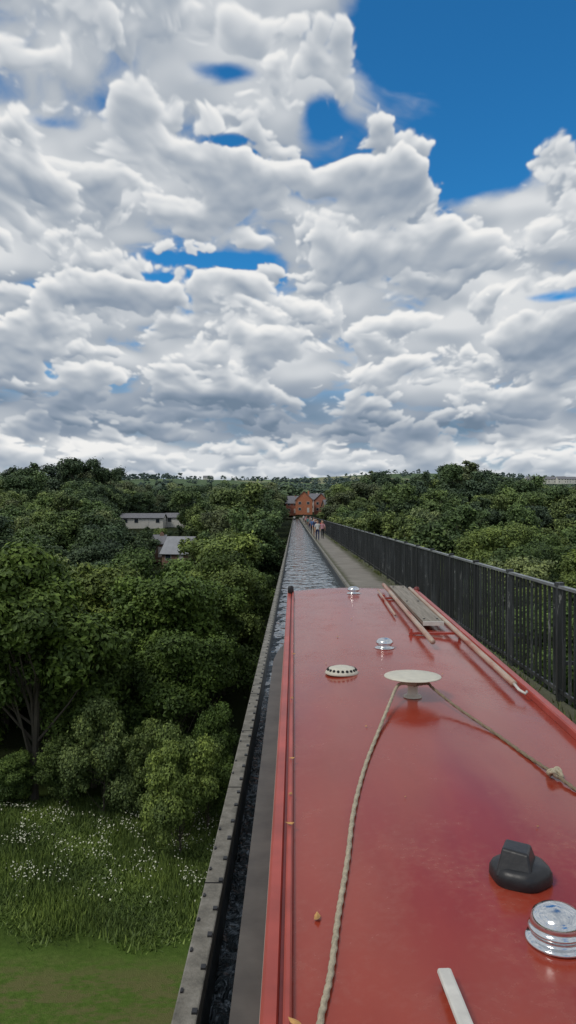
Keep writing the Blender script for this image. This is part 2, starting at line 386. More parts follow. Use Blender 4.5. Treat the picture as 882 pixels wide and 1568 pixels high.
hb=empty("hatch_handle",(.435,1.98,zr(.43,2))); hb.rotation_euler=(math.radians(1.5),0,math.radians(3))
boxes("bar",[(0,0,.035,.042,.34,.018)],[M_white],hb,bevel=.008)
boxes("feet",[(.0,.14,.013,.02,.03,.03),(.0,-.12,.013,.02,.03,.03)],[M_black],hb)
def crv(pts,n):
    pts=[np.array(p,float) for p in pts]; out=[]
    P=[2*pts[0]-pts[1]]+pts+[2*pts[-1]-pts[-2]]
    for i in range(1,len(P)-2):
        for k in range(n):
            t=k/n; a,b,c,d=P[i-1:i+3]
            out.append(.5*((2*b)+(-a+c)*t+(2*a-5*b+4*c-d)*t*t+(-a+3*b-3*c+d)*t**3))
    out.append(P[-2]); return out
R=.0092
def on(x,d,h=0): return (x,d,zr(x,d)+R+h)
tube("mooring_rope",crv([on(.80,4.93,.09),on(.70,4.92,.10),on(.655,4.86,.085),on(.60,4.70,.05),on(.49,4.32,.01),on(.36,3.8,.0),on(.262,3.3,0),on(.20,2.85,.0),on(.146,2.5,0),on(.105,2.2,0),on(.06,1.95,0),on(.02,1.5,0),on(0,1.1,0)],34),R,M_rope,n=12,twist=True)
tube("mooring_rope",crv([on(.78,4.93,.085),on(.87,4.92,.10),on(.90,4.88,.08),on(1.0,4.62,.035),on(1.14,4.25,.0),on(1.21,3.92,0),on(1.265,3.65,.01),on(1.33,3.42,0),on(1.48,3.0,0),on(1.6,2.6,0)],26),R*.9,M_rope2,n=12,twist=True)
kn=[]
for i in range(60):
    t=i/60*math.pi*2*2.5; kn.append((.785+.044*math.cos(t),5.0+.044*math.sin(t),zr(.785,5)+.085+.022*i/60))
tube("rope_coil",kn,.009,M_rope,n=10)
kn=[]
for i in range(70):
    t=i/70*math.pi*2; kn.append((1.262+.022*math.sin(2*t)+.01*math.cos(5*t),3.65+.03*math.cos(3*t),zr(1.26,3.65)+.028+.014*math.sin(5*t)))
tube("rope_knot",kn+[kn[0]],.0085,M_rope,n=10)
def pole(name,x0,d0,x1,d1,r,h,mat=M_pole):
    N=20; pts=[(x0+(x1-x0)*i/N,d0+(d1-d0)*i/N,zr(x0+(x1-x0)*i/N,d0+(d1-d0)*i/N)+h) for i in range(N+1)]
    return tube(name,pts,r,mat,n=14)
pole("boat_pole",1.185,6.45,1.20,10.15,.024,.075)
pole("boat_hook",1.07,8.0,1.10,9.9,.012,.03)
pole("boat_pole",1.515,5.2,1.53,10.0,.023,.07)
tube("pole_hook",[(1.515,5.2,zr(1.5,5.2)+.07),(1.514,5.08,zr(1.5,5.1)+.06),(1.54,5.02,zr(1.5,5)+.05),(1.56,5.06,zr(1.5,5)+.055)],.010,M_white,n=8)
gp=empty("gangplank")
pv_=[];pf=[]
for i,d in enumerate(np.linspace(7.4,10.05,12)):
    for (x,zz) in ((1.265,.05),(1.465,.05),(1.465,.085),(1.265,.085)): pv_.append((x,d,zr(1.36,d)+zz))
for i in range(11):
    for j in range(4): pf.append((i*4+j,i*4+(j+1)%4,i*4+4+(j+1)%4,i*4+4+j))
pf+= [(3,2,1,0),(44,45,46,47)]
link(bpy.data.objects.new("board",mesh_np("board",pv_,pf,mats=[M_wood])),gp)
boxes("bolts",[(xx,d,zr(1.36,d)+.088,.02,.02,.008) for d in (7.55,8.7,9.9) for xx in (1.30,1.43)],[M_hull],gp)
boxes("end_band",[(1.365,7.395,zr(1.36,7.4)+.068,.205,.02,.04)],[M_white],gp)
rk=empty("pole_rack")
for n_,d in (("stand_1",7.1),("stand_2",9.3)):
    boxes(n_,[(1.33,d,zr(1.33,d)+.028,.50,.03,.02),(1.10,d,zr(1.1,d)+.03,.02,.034,.06),(1.56,d,zr(1.56,d)+.03,.02,.034,.08)],[M_rail],rk)
lv=[];lf=[]
for (x,d,s) in [(.075,2.5,.024),(-.0,1.98,.022),(-.02,3.15,.020),(-.02,3.45,.018),(-.015,3.9,.018),(-.02,5.0,.022),(.40,7.0,.02),(.42,4.4,.012),(1.0,3.1,.008),(.5,3.4,.007),(-.01,6.3,.02),(.25,6.0,.01),(1.1,5.6,.012),(.6,7.9,.014)]:
    a=random.random()*6; b0=len(lv); z=zr(x,d)+.006+(.03 if x<.02 else 0)
    for k,(px,py,pz) in enumerate([(-1,0,.3),(-.4,.45,0),(.4,.35,.15),(1,0,.4),(.35,-.5,.1),(-.4,-.35,.2)]):
        lv.append((x+s*(px*math.cos(a)-py*math.sin(a)),d+s*(px*math.sin(a)+py*math.cos(a))*1.0,z+pz*s))
    lf+=[(b0,b0+1,b0+2,b0+3),(b0,b0+3,b0+4,b0+5)]
link(bpy.data.objects.new("fallen_leaves",mesh_np("fallen_leaves",lv,lf,mats=[M_leafdead])))
# ------------------------------------------------------------------ trees
def ico():
    import bmesh
    bm=bmesh.new(); bmesh.ops.create_icosphere(bm,subdivisions=1,radius=1)
    v=np.array([x.co[:] for x in bm.verts]); f=np.array([[a.index for a in p.verts] for p in bm.faces]); bm.free(); return v,f
IV,IF=ico()
def unit(a): return a/np.linalg.norm(a,axis=-1,keepdims=True)
def cone_seg(p0,p1,r0,r1,n=7):
    p0=np.array(p0,float);p1=np.array(p1,float); t=unit(p1-p0); a=np.array([1,0,0]) if abs(t[0])<.8 else np.array([0,1,0])
    s=unit(np.cross(t,a)); u=np.cross(s,t); an=np.arange(n)*2*math.pi/n
    ring=np.cos(an)[:,None]*s+np.sin(an)[:,None]*u
    v=np.concatenate([p0+ring*r0,p1+ring*r1]); f=np.array([[j,(j+1)%n,n+(j+1)%n,n+j] for j in range(n)])
    return v,f
def make_tree(name,seed,H=1.0,R=.33,base=.22,npuff=45,nleaf=16000,ls=.018,kind='oak',raw=False):
    r=np.random.default_rng(seed); H_=H
    cz=(base+1)/2*H_; rz=(1-base)/2*H_
    pc=[];pr=[]
    nl=6 if kind!='bush' else 8
    lobes=[]
    for i in range(nl):
        a=r.uniform(0,2*math.pi)+i*2.4; q=r.uniform(.25,.68)*R; h=r.uniform(-.65,.55)*rz
        lobes.append((np.array([q*math.cos(a),q*math.sin(a),cz+h]),r.uniform(.36,.62)*R))
    lobes.append((np.array([r.uniform(-.1,.1)*R,r.uniform(-.1,.1)*R,cz+.55*rz]),.5*R))
    if kind=='tall': lobes.append((np.array([0,0,cz+.1*rz]),.55*R)); lobes.append((np.array([0.1*R,0,cz-.5*rz]),.5*R))
    for i in range(npuff):
        c,lr=lobes[i%len(lobes)]
        d=unit(r.normal(size=3)); d[2]=abs(d[2])*.9 if r.random()<.65 else d[2]; 
        rad=lr*r.uniform(.55,1.1)
        p=c+d*rad*np.array([1,1,1.05]); 
        p[2]=min(max(p[2],base*H_*.9),H_*.985)
        pc.append(p); pr.append(R*r.choice([r.uniform(.08,.14),r.uniform(.14,.27)],p=[.35,.65]))
    pc=np.array(pc);pr=np.array(pr); pb=r.uniform(0,1,npuff)
    w=pr**2; w/=w.sum(); idx=r.choice(npuff,nleaf,p=w)
    dr=r.normal(size=(nleaf,3)); dr[:,2]+=.35; dr=unit(dr)
    rad=pr[idx]*(1.0+r.normal(size=nleaf)*.22)*(1+.2*np.sin(dr[:,0]*9+idx)*np.sin(dr[:,1]*8+idx*2)+.1*np.sin(dr[:,2]*13))
    c=pc[idx]+dr*rad[:,None]*np.array([1,1,.82])
    nrm_=unit(dr+r.normal(size=(nleaf,3))*.5+np.array([0,0,.25])); tn=unit(np.cross(nrm_,r.normal(size=(nleaf,3)))); bt=np.cross(nrm_,tn)
    s=ls*r.uniform(.6,1.4,nleaf)[:,None]
    q=np.stack([c+tn*s,c+bt*s*.55+nrm_*s*.12,c-tn*s,c-bt*s*.55+nrm_*s*.12],1).reshape(-1,3)
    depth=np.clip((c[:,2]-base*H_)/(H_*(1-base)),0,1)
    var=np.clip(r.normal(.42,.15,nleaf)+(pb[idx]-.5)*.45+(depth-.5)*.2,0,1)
    if raw: return q,var,pc,pr
    F4=[np.arange(nleaf*4).reshape(-1,4)]; V=[q]; MI=[np.zeros(nleaf,int)]; VAR=[var]
    off=nleaf*4
    segs=[]
    tr=.018*H_ if kind!='bush' else .012*H_
    top=np.array([.02*H_*r.normal(),.02*H_*r.normal(),cz])
    segs.append(((0,0,-.03*H_),(0,0,base*H_*.5),tr*1.35,tr*.95)); segs.append(((0,0,base*H_*.5),tuple(top*np.array([1,1,.75])),tr*.95,tr*.6)); segs.append((tuple(top*np.array([1,1,.75])),(top[0],top[1],cz+rz*.6),tr*.6,tr*.15))
    for i in range(0,npuff,2 if npuff<60 else 3):
        a=np.array([0,0,r.uniform(base,.65)*H_]); b=pc[i]; mid=(a+b)/2+np.array([0,0,-.02*H_])+r.normal(size=3)*.01*H_
        segs.append((a,mid,tr*.36,tr*.2)); segs.append((mid,b,tr*.2,tr*.05))
    for (a,b,r0,r1) in segs:
        vv,ff=cone_seg(a,b,r0,r1,6); V.append(vv);F4.append(ff+off);off+=len(vv);MI.append(np.ones(len(ff),int));VAR.append(np.full(len(ff),.5))
    F3=[]
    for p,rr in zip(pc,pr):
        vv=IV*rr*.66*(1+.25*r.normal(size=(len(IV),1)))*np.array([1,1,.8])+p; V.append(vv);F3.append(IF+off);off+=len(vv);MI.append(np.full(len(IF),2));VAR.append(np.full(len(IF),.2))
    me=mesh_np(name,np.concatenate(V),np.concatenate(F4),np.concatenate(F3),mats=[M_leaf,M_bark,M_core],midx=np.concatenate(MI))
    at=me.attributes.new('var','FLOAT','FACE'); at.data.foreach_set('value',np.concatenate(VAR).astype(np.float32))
    return me
NEAR=[make_tree("broadleaf_mesh_%d"%i,100+i,R=.34+.03*(i%3),base=.10,npuff=105,nleaf=52000,ls=.0115,kind='tall' if i%2 else 'oak') for i in range(5)]
BUSH=[make_tree("bush_mesh_%d"%i,200+i,R=.48,base=.03,npuff=90,nleaf=40000,ls=.016,kind='bush') for i in range(3)]
MID=[make_tree("midtree_mesh_%d"%i,300+i,R=(.30,.36,.42,.34,.46,.38,.33,.40)[i],base=.10,npuff=60,nleaf=11000,ls=.018,kind='tall' if i%2 else 'oak') for i in range(8)]
GREENS=[(.075,.122,.026),(.092,.148,.029),(.12,.178,.035),(.155,.21,.043),(.18,.235,.055),(.14,.165,.053),(.062,.098,.030),(.056,.092,.036)]
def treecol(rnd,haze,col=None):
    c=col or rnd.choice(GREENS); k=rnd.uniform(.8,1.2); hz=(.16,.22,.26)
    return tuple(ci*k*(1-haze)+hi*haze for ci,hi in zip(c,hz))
def place(me,name,x,d,h,wid=1.0,col=None,parent=None,haze=0):
    o=bpy.data.objects.new(name,me); 
    o.location=(x,d,float(terr(x,d))-.1); o.scale=(h*wid,h*wid*random.uniform(.92,1.08),h); o.rotation_euler=(0,0,random.uniform(0,6.28))
    o.color=(*treecol(random,haze,col),1); link(o,parent); return o
SK=np.array([(-200,715),(0,716),(60,722),(110,716),(170,722),(200,740),(300,744),(340,738),(400,736),(440,750),(505,750),(520,740),(565,732),(600,738),(630,740),(660,730),(700,722),(740,726),(780,732),(882,744),(1100,730)],float)
def cap(x,d):
    px=451+F*x/max(d,1); y=np.interp(px,SK[:,0],SK[:,1])
    if d<62: y=max(y,865)
    elif d<90: y=max(y,832)
    elif d<130: y=max(y,800)
    elif d<175: y=max(y,772)
    elif d<215: y=max(y,748)
    if 155<px<290 and d<228: y=max(y,803)
    if 215<px<312 and d<150: y=max(y,862)
    return -(y-785)/F*d
place(NEAR[0],"oak_tree",-16.0,46,15.2,1.0,(.10,.158,.032))
place(NEAR[1],"oak_tree",-21.5,50,14.5,1.1,(.11,.165,.032))
place(NEAR[2],"broadleaf_tree",-10.8,55,13.2,1.05,(.095,.15,.032))
place(NEAR[3],"broadleaf_tree",-7.0,61,12.8,.95,(.068,.11,.025))
place(NEAR[1],"broadleaf_tree",-15.5,60,14.2,1.1,(.16,.215,.05))
place(NEAR[4],"broadleaf_tree",-6.8,72,13.5,.9,(.085,.13,.03))
place(NEAR[2],"broadleaf_tree",-8.0,50,10,.95,(.08,.13,.028))
place(NEAR[3],"broadleaf_tree",-13.0,48.5,10.5,.9,(.08,.125,.028))
place(BUSH[0],"willow_bush",-11.2,44.0,6.3,.75,(.14,.19,.065))
place(BUSH[1],"willow_bush",-7.6,43.0,5.8,.7,(.12,.17,.05))
place(BUSH[2],"willow_bush",-6.0,39.4,6.2,.72,(.16,.22,.058))
place(BUSH[0],"shrub",-13.6,44.8,4.2,.9,(.10,.15,.04))
place(BUSH[1],"shrub",-17.2,44.8,3.2,1.1,(.10,.155,.04))
place(BUSH[2],"shrub",-20.5,45.6,3.6,1.1,(.09,.14,.04))
place(BUSH[2],"shrub",-4.9,42.5,5.0,.7,(.085,.135,.032))
place(BUSH[1],"shrub",-5.4,46.5,6.0,.65,(.065,.11,.026))
wood=empty("woodland")
cnt=0
d=52.0
while d<350:
    sp=5.8+d*.013
    half=.52*d+10
    x=-half
    while x<half:
        xx=x+random.uniform(-.4,.4)*sp; yy=d+random.uniform(-.45,.45)*sp
        x+=sp
        rt=xx/yy
        if -5.6<xx<8.5 and yy<335: continue
        if yy<60 and xx>-24 and xx<0: continue
        px=451+F*rt
        if 434<px<514 and yy<358: continue
        if 160<px<290 and 222<yy<242: continue
        if 222<px<310 and 141<yy<158: continue
        h=random.uniform(8,16) if yy<140 else random.uniform(9,21)
        g=float(terr(xx,yy)); hc=cap(xx,yy)-g-abs(random.gauss(0,2.4))
        if h>hc: h=hc
        if h<2.2: continue
        near=yy<95
        me=random.choice(NEAR if near else MID); w=random.uniform(.95,1.3)
        if h<7: me=random.choice(BUSH if near else MID); w=1.1
        if -9<xx<-5: w*=.8
        sv=math.sin(xx/13+1.3)+math.sin(yy/17+xx/29)+random.uniform(-.9,.9)
        if sv>.8: col=random.choice(GREENS[3:6])
        elif sv<-.9: col=random.choice([GREENS[0],GREENS[6],GREENS[7]])
        else: col=random.choice(GREENS[:4])
        if random.random()<.10: col=(.20,.25,.095)
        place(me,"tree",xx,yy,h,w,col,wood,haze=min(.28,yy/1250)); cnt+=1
    d+=sp*.85
for (px,py,dd_,w_,c_) in ((130,702,235,1.15,6),(95,706,250,1.1,7),(48,706,245,1.2,0),(15,712,260,1.1,6),(170,716,240,1.0,6),
    (712,703,235,1.25,5),(690,712,225,1.1,0),(745,722,215,1.15,7),(660,726,205,1.1,6),(790,736,200,1.2,0),(640,734,190,1.1,7),(568,719,265,1.0,5),(585,724,262,1.0,7),
    (545,738,250,1.1,2),(610,742,180,1.2,2),(850,748,190,1.2,1),(380,742,180,1.1,0),(350,748,160,1.2,3),(395,770,120,1.0,1),(290,752,190,1.2,2),(290,745,260,1.1,3)):
    x_=(px-451)/F*dd_; g=float(terr(x_,dd_)); h=-(py-785)/F*dd_-g
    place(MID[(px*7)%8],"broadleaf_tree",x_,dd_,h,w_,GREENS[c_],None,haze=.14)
FR=[make_tree("",400+i,R=.5,base=.04,npuff=14,nleaf=420,ls=.085,kind='bush',raw=True) for i in range(5)]
rr=random.Random(5); Vq=[];Vr=[];Tn=[]; CV=[]; CT=[]; CF=[]; coff=0
for i in range(4600):
    dd_=345*(2300/345)**(rr.random()**.8); px=rr.uniform(-250,1130); x=(px-451)/F*dd_
    cl=math.sin(x/63+1.7*math.sin(dd_/120))+math.sin(dd_/75+1.3*math.sin(x/90))
    if dd_>650 and cl<-.05: continue
    if 190<px<430 and dd_>900 and cl<.7: continue
    if 425<px<520 and dd_<376: continue
    h=rr.uniform(8,16)*(1 if dd_<700 else .8); g=float(terr(x,dd_))
    y=np.interp(px,SK[:,0],SK[:,1]); hc=-(y-785)/F*dd_-g
    if dd_<900: h=min(h,max(hc,0))
    if h<3: continue
    q,var,pc,pr=rr.choice(FR); a=rr.uniform(0,6.28); wd=rr.uniform(1.0,1.6)*h
    ca,sa=math.cos(a),math.sin(a)
    def tf(p): return np.stack([(p[:,0]*ca-p[:,1]*sa)*wd+x,(p[:,0]*sa+p[:,1]*ca)*wd+dd_,p[:,2]*h+g-.1],-1)
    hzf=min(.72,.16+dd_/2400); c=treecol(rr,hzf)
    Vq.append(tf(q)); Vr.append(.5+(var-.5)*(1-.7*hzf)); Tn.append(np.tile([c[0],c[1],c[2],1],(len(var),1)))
    kk=.4+.4*hzf  # inner shade of distant crowns, put into the core colour
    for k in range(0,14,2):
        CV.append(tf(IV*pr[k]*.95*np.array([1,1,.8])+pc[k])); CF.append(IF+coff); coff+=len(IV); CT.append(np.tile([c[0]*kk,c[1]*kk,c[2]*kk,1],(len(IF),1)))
nq=sum(len(a) for a in Vr); V=np.concatenate(Vq+CV); F4=np.arange(nq*4).reshape(-1,4); F3=np.concatenate(CF)+nq*4
me=mesh_np("distant_woodland",V,F4,F3,mats=[M_leafd])
at=me.attributes.new('var','FLOAT','FACE'); at.data.foreach_set('value',np.concatenate(Vr+[np.full(len(F3),.5)]).astype(np.float32))
at=me.attributes.new('tint','FLOAT_COLOR','FACE'); at.data.foreach_set('color',np.concatenate(Tn+CT).astype(np.float32).ravel())
link(bpy.data.objects.new("distant_woodland",me))
print("wood",cnt,"distfaces",len(F4)+len(F3))
# ------------------------------------------------------------------ meadow
N=80000
gx=RNG.uniform(-22,-1.5,N); gd=RNG.uniform(30.5,46,N); keep=gd>32+.6*np.sin(gx*1.3)+.5*np.sin(gx*.5+2)+RNG.normal(0,.5,N)
gx=gx[keep];gd=gd[keep];n=len(gx)
gz=terr(gx,gd); hgt=RNG.uniform(.15,.5,n)*(.75+.35*np.sin(gx*.9+gd*.7)); a=RNG.uniform(0,6.28,n); w=RNG.uniform(.02,.055,n)
lean=RNG.normal(0,.12,(n,2)); 
v=np.stack([np.stack([gx-w*np.cos(a),gd-w*np.sin(a),gz-.02],-1),np.stack([gx+w*np.cos(a),gd+w*np.sin(a),gz-.02],-1),np.stack([gx+lean[:,0],gd+lean[:,1],gz+hgt],-1)],1).reshape(-1,3)
me=mesh_np("meadow_grass",v,None,np.arange(n*3).reshape(-1,3),mats=[M_leaf])
at=me.attributes.new('var','FLOAT','FACE'); at.data.foreach_set('value',np.clip(RNG.normal(.5,.2,n)+.25*np.sin(gx*.8+1)*np.sin(gd*.9),0,1).astype(np.float32))
o=link(bpy.data.objects.new("meadow_grass",me)); o.color=(.13,.19,.05,1)
N=14000
gx=RNG.uniform(-22,-3.6,N); gd=RNG.uniform(33.8,44.5,N)
pr_=np.clip(.38+.75*np.sin(gx*1.1+gd*.6)*np.sin(gd*1.3-gx*.4)+.4*np.sin(gx*3.1+gd),0,1)*np.where(gd<35.5,.35,1)
keep=RNG.random(N)<pr_*.42; gx=gx[keep];gd=gd[keep];n=len(gx); gz=terr(gx,gd)+RNG.uniform(.35,.55,n); s=RNG.uniform(.015,.055,n)
nn=unit(RNG.normal(0,.5,(n,3))+np.array([0,-.3,1])); tn=unit(np.cross(nn,RNG.normal(size=(n,3)))); bt=np.cross(nn,tn); c=np.stack([gx,gd,gz],-1); s=s[:,None]
v=np.stack([c+tn*s,c+bt*s,c-tn*s,c-bt*s],1).reshape(-1,3)
M_flower=material("white_petals",col=(.60,.61,.46),rough=.7)
link(bpy.data.objects.new("meadow_flowers",mesh_np("meadow_flowers",v,np.arange(n*4).reshape(-1,4),mats=[M_flower])))
# ------------------------------------------------------------------ houses
M_brick=material("orange_brick",col=(.50,.19,.10),rough=.9,var=.2,vscale=3)
M_brick3=material("red_brick",col=(.36,.15,.10),rough=.9,var=.2,vscale=3)
M_brick2=material("brown_brick",col=(.23,.14,.10),rough=.9,var=.2,vscale=3)
M_render=material("white_render",col=(.62,.6,.55),rough=.9,var=.08)
M_slate=material("slate_roof",col=(.17,.17,.185),rough=.75,var=.25,vscale=2)
M_tile=material("grey_sheet_roof",col=(.28,.29,.31),rough=.7,var=.15,vscale=1)
M_glass=material("window_glass",col=(.03,.04,.05),rough=.08)
def house(name,x,d,z,w,l,h,rh,wall,roof,rot=0,storeys=2,chim=True,gable_front=True):
    e=empty(name,(x,d,z)); e.rotation_euler[2]=rot
    boxes("walls",[(0,0,h/2-.5,w,l,h+1)],[wall],e)
    o=.35
    if gable_front:
        v=[(-w/2,-l/2,h),(w/2,-l/2,h),(0,-l/2,h+rh),(-w/2,l/2,h),(w/2,l/2,h),(0,l/2,h+rh)]
        rv=[(-w/2-o,-l/2-o,h-.25),(0,-l/2-o,h+rh+.08),(w/2+o,-l/2-o,h-.25),(-w/2-o,l/2+o,h-.25),(0,l/2+o,h+rh+.08),(w/2+o,l/2+o,h-.25)]
    else:
        v=[(-w/2,-l/2,h),(-w/2,l/2,h),(-w/2,0,h+rh),(w/2,-l/2,h),(w/2,l/2,h),(w/2,0,h+rh)]
        rv=[(-w/2-o,-l/2-o,h-.25),(-w/2-o,0,h+rh+.08),(-w/2-o,l/2+o,h-.25),(w/2+o,-l/2-o,h-.25),(w/2+o,0,h+rh+.08),(w/2+o,l/2+o,h-.25)]
    link(bpy.data.objects.new("gables",mesh_np("gables",v,None,[(0,1,2),(3,5,4)],mats=[wall])),e)
    r=link(bpy.data.objects.new("roof",mesh_np("roof",rv,[(0,1,4,3),(1,2,5,4)],mats=[roof])),e); sm=r.modifiers.new("s",'SOLIDIFY'); sm.thickness=.15
    wl=[];fl=[]
    nwin=max(2,int(w/3))
    for s in range(storeys):
        for i in range(nwin):
            xx=-w/2+w*(i+.5)/nwin; zz=1.5+s*2.7
            if s==0 and i==nwin//2:
                fl.append((xx,-l/2-.03,1.05,1.0,.08,2.1)); continue
            wl.append((xx,-l/2-.05,zz,1.1,.06,1.1)); fl.append((xx,-l/2-.02,zz,1.3,.05,1.3)); 
    boxes("window_frames",fl,[M_white],e); boxes("windows",wl,[M_glass],e)
    if chim: boxes("chimney",[(w*.28,0,h+rh*.75,.8,.8,1.9),(w*.28,0,h+rh*.75+1.02,.35,.35,.3)],[wall],e,bevel=.02)
    return e
house("brick_house",4.2,340,-.2,7.5,9,5.8,3.8,M_brick,M_slate)
house("brick_house",-1.2,346,-.6,5.5,8,4.6,3.2,M_brick3,M_slate,gable_front=False)
house("brick_house",13.6,350,-.2,7,9,5.6,3.2,M_brick3,M_slate,rot=-.3)
house("brick_house",15.2,330,-1.6,5,7,4.4,2.4,M_brick2,M_slate,rot=.2,gable_front=False)
house("white_cottage",9.3,358,1.0,5,7,5.0,2.6,M_render,M_slate,gable_front=False)
house("brick_house",20.5,356,-.4,7,7,5.2,3.0,M_brick3,M_slate,rot=.1,gable_front=False)
house("white_cottage",-6.5,372,-.6,8,7,4.6,2.6,M_render,M_slate,gable_front=False)
house("white_bungalow",-46.5,231,-4.2,13,6,2.5,1.1,M_render,M_slate,storeys=1,chim=False,gable_front=False)
house("white_bungalow",-36.5,236,-4.0,8,5,2.4,1.1,M_render,M_slate,rot=-.2,storeys=1,chim=False,gable_front=False)
house("grey_roof_shed",-22.6,150,-10.3,5.4,7.0,2.2,3.0,M_brick2,M_tile,rot=-.25,storeys=1,chim=False,gable_front=False)
house("brick_house",-28.3,155,-9.2,3.2,5,2.8,1.5,M_brick2,M_slate,rot=.1,storeys=1,chim=True,gable_front=False)
for (px,dd_,s) in ((812,900,1),(840,930,1.2),(858,910,.9),(872,960,1.1),(318,1500,1.5)):
    x=(px-451)/F*dd_; 
    zt=max(float(terr(x,dd_)),-(741-785)/F*dd_) if px>800 else float(terr(x,dd_))
    house("white_house",x,dd_,zt,12*s,8,5,3,M_render,M_slate,gable_front=False,chim=True)
boxes("canal_bank",[(-3.2,LEN+9,-2.75,5.0,22,.5),(4.0,LEN+9,-2.72,4.4,22,.5)],[M_path],None)
mb=empty("moored_narrowboat",(-.1,292,-2.96))
boxes("hull",[(0,0,.25,.9,9,.6)],[M_hull],mb,bevel=.08)
boxes("cabin",[(0,-.3,.8,.8,6.5,.55)],[M_render],mb,bevel=.05)
# ------------------------------------------------------------------ people
def flat(name,c,r=.8): return material(name,col=c,rough=r,var=.12,vscale=10)
M_skin=flat("skin",(.45,.24,.16),.6)
M_shoe=flat("shoe",(.05,.045,.04))
def person(x,d,h,face,shirt,trous,hair,shorts=False,ph=1,long=False):
    s=h/1.72
    V=[(0,0,.93),(0,0,1.08),(0,-.01,1.28),(0,0,1.42),(0,.0,1.52),
       (-.09,0,.88),(-.10,.14*ph,.50),(-.10,.05*ph+.12*ph*.8,.09),(-.10,.10*ph+.2,.04),
       (.09,0,.88),(.10,-.10*ph+.03,.50),(.10,-.30*ph+.02,.11),(.10,-.30*ph+.14,.05),
       (-.18,0,1.39),(-.235,-.12*ph,1.12),(-.24,-.06*ph+.06,.90),(-.24,-.04*ph+.07,.82),
       (.18,0,1.39),(.235,.10*ph,1.12),(.24,.18*ph+.04,.91),(.24,.2*ph+.05,.83)]
    E=[(0,1),(1,2),(2,3),(3,4),(0,5),(5,6),(6,7),(7,8),(0,9),(9,10),(10,11),(11,12),(3,13),(13,14),(14,15),(15,16),(3,17),(17,18),(18,19),(19,20)]
    RD=[(.15,.11),(.135,.10),(.16,.11),(.09,.07),(.055,.055),(.085,.09),(.058,.06),(.04,.045),(.035,.03),(.085,.09),(.058,.06),(.04,.045),(.035,.03),(.06,.06),(.043,.043),(.03,.03),(.035,.02),(.06,.06),(.043,.043),(.03,.03),(.035,.02)]
    me=bpy.data.meshes.new("body"); me.from_pydata(V,E,[])
    o=bpy.data.objects.new("body",me); link(o)
    o.modifiers.new("sk",'SKIN'); 
    if not me.skin_vertices: me.skin_vertices.new()
    for i,rd in enumerate(RD): me.skin_vertices[0].data[i].radius=rd; me.skin_vertices[0].data[i].use_root=(i==0)
    ss=o.modifiers.new("ss",'SUBSURF'); ss.levels=1; ss.render_levels=1
    dg=bpy.context.evaluated_depsgraph_get(); bm=bpy.data.meshes.new_from_object(o.evaluated_get(dg)); bpy.data.objects.remove(o)
    bm.materials.clear()
    for m in (shirt,trous,M_skin,M_shoe): bm.materials.append(m)
    for p in bm.polygons:
        c=p.center; p.use_smooth=True
        if c.z<.11: k=3
        elif abs(c.x)>.19 and c.z<1.16 : k=2
        elif c.z<.95: k=2 if (shorts and c.z<.52) else 1
        elif c.z>1.46: k=2
        else: k=0
        p.material_index=k
    e=empty("person",(x,d,-2.5)); e.rotation_euler[2]=face; e.scale=(s,s,s)
    link(bpy.data.objects.new("body",bm),e)
    lathe("head",[(0,-.125),(.045,-.12),(.068,-.08),(.078,-.02),(.08,.03),(.07,.08),(.04,.115),(0,.125)],[M_skin],(0,.015,1.61),e,n=16)
    lathe("hair",[(.084,-.02),(.09,.03),(.08,.085),(.047,.125),(0,.138)],[hair],(0,-.004,1.612),e,n=16)
    parts=[lathe("nose",[(.016,0),(.012,.02),(0,.03)],[M_skin],(0,.085,1.6),None,n=8),
           lathe("ear",[(0,-.03),(.014,0),(0,.03)],[M_skin],(-.08,.01,1.6),None,n=8),lathe("ear",[(0,-.03),(.014,0),(0,.03)],[M_skin],(.08,.01,1.6),None,n=8),
           lathe("eye",[(0,-.008),(.01,0),(0,.008)],[M_dark],(-.03,.09,1.625),None,n=8),lathe("eye",[(0,-.008),(.01,0),(0,.008)],[M_dark],(.03,.09,1.625),None,n=8),
           lathe("mouth",[(0,-.005),(.02,0),(0,.005)],[M_darkred],(0,.077,1.55),None,n=8)]
    for sx,yb in ((-1,V[16][1]),(1,V[20][1])):
        zb=V[16][2] if sx<0 else V[20][2]
        for fi,(oy,ln) in enumerate(((-.028,.065),(-.01,.078),(.008,.075),(.026,.06))):
            parts.append(tube("finger",[(sx*.24,yb+oy,zb),(sx*.238,yb+oy*1.15+.004,zb-ln*.55),(sx*.228,yb+oy*1.15+.014,zb-ln)],.009,M_skin,n=6))
        parts.append(tube("thumb",[(sx*.23,yb+.03,zb+.02),(sx*.222,yb+.055,zb-.01),(sx*.218,yb+.06,zb-.035)],.0095,M_skin,n=6))
    join(parts,"face_and_fingers",e)
    if long: lathe("long_hair",[(.07,-.16),(.082,-.1),(.088,0),(.08,.08),(0,.12)],[hair],(0,-.025,1.61),e,n=14)
    return e
C={n:flat("cloth_"+n,c) for n,c in dict(white=(.6,.6,.58),navy=(.02,.03,.08),red=(.4,.04,.04),pink=(.5,.25,.28),grey=(.2,.2,.21),black=(.02,.02,.02),blue=(.08,.16,.35),khaki=(.25,.2,.12),teal=(.04,.2,.2)).items()}
Hb=flat("brown_hair",(.06,.035,.02)); Hg=flat("grey_hair",(.3,.29,.27)); Hl=flat("fair_hair",(.3,.2,.1))
pi=math.pi
person(2.02,66,1.74,pi,C['white'],C['navy'],Hb)
person(2.60,70,1.66,pi+.1,C['pink'],C['black'],Hl,long=True,ph=-1)
person(2.05,75,1.78,pi,C['navy'],C['khaki'],Hg,shorts=True)
person(2.9,80,1.60,pi,C['red'],C['grey'],Hb,ph=-1,long=True)
person(2.05,86,1.72,.1,C['blue'],C['black'],Hb)
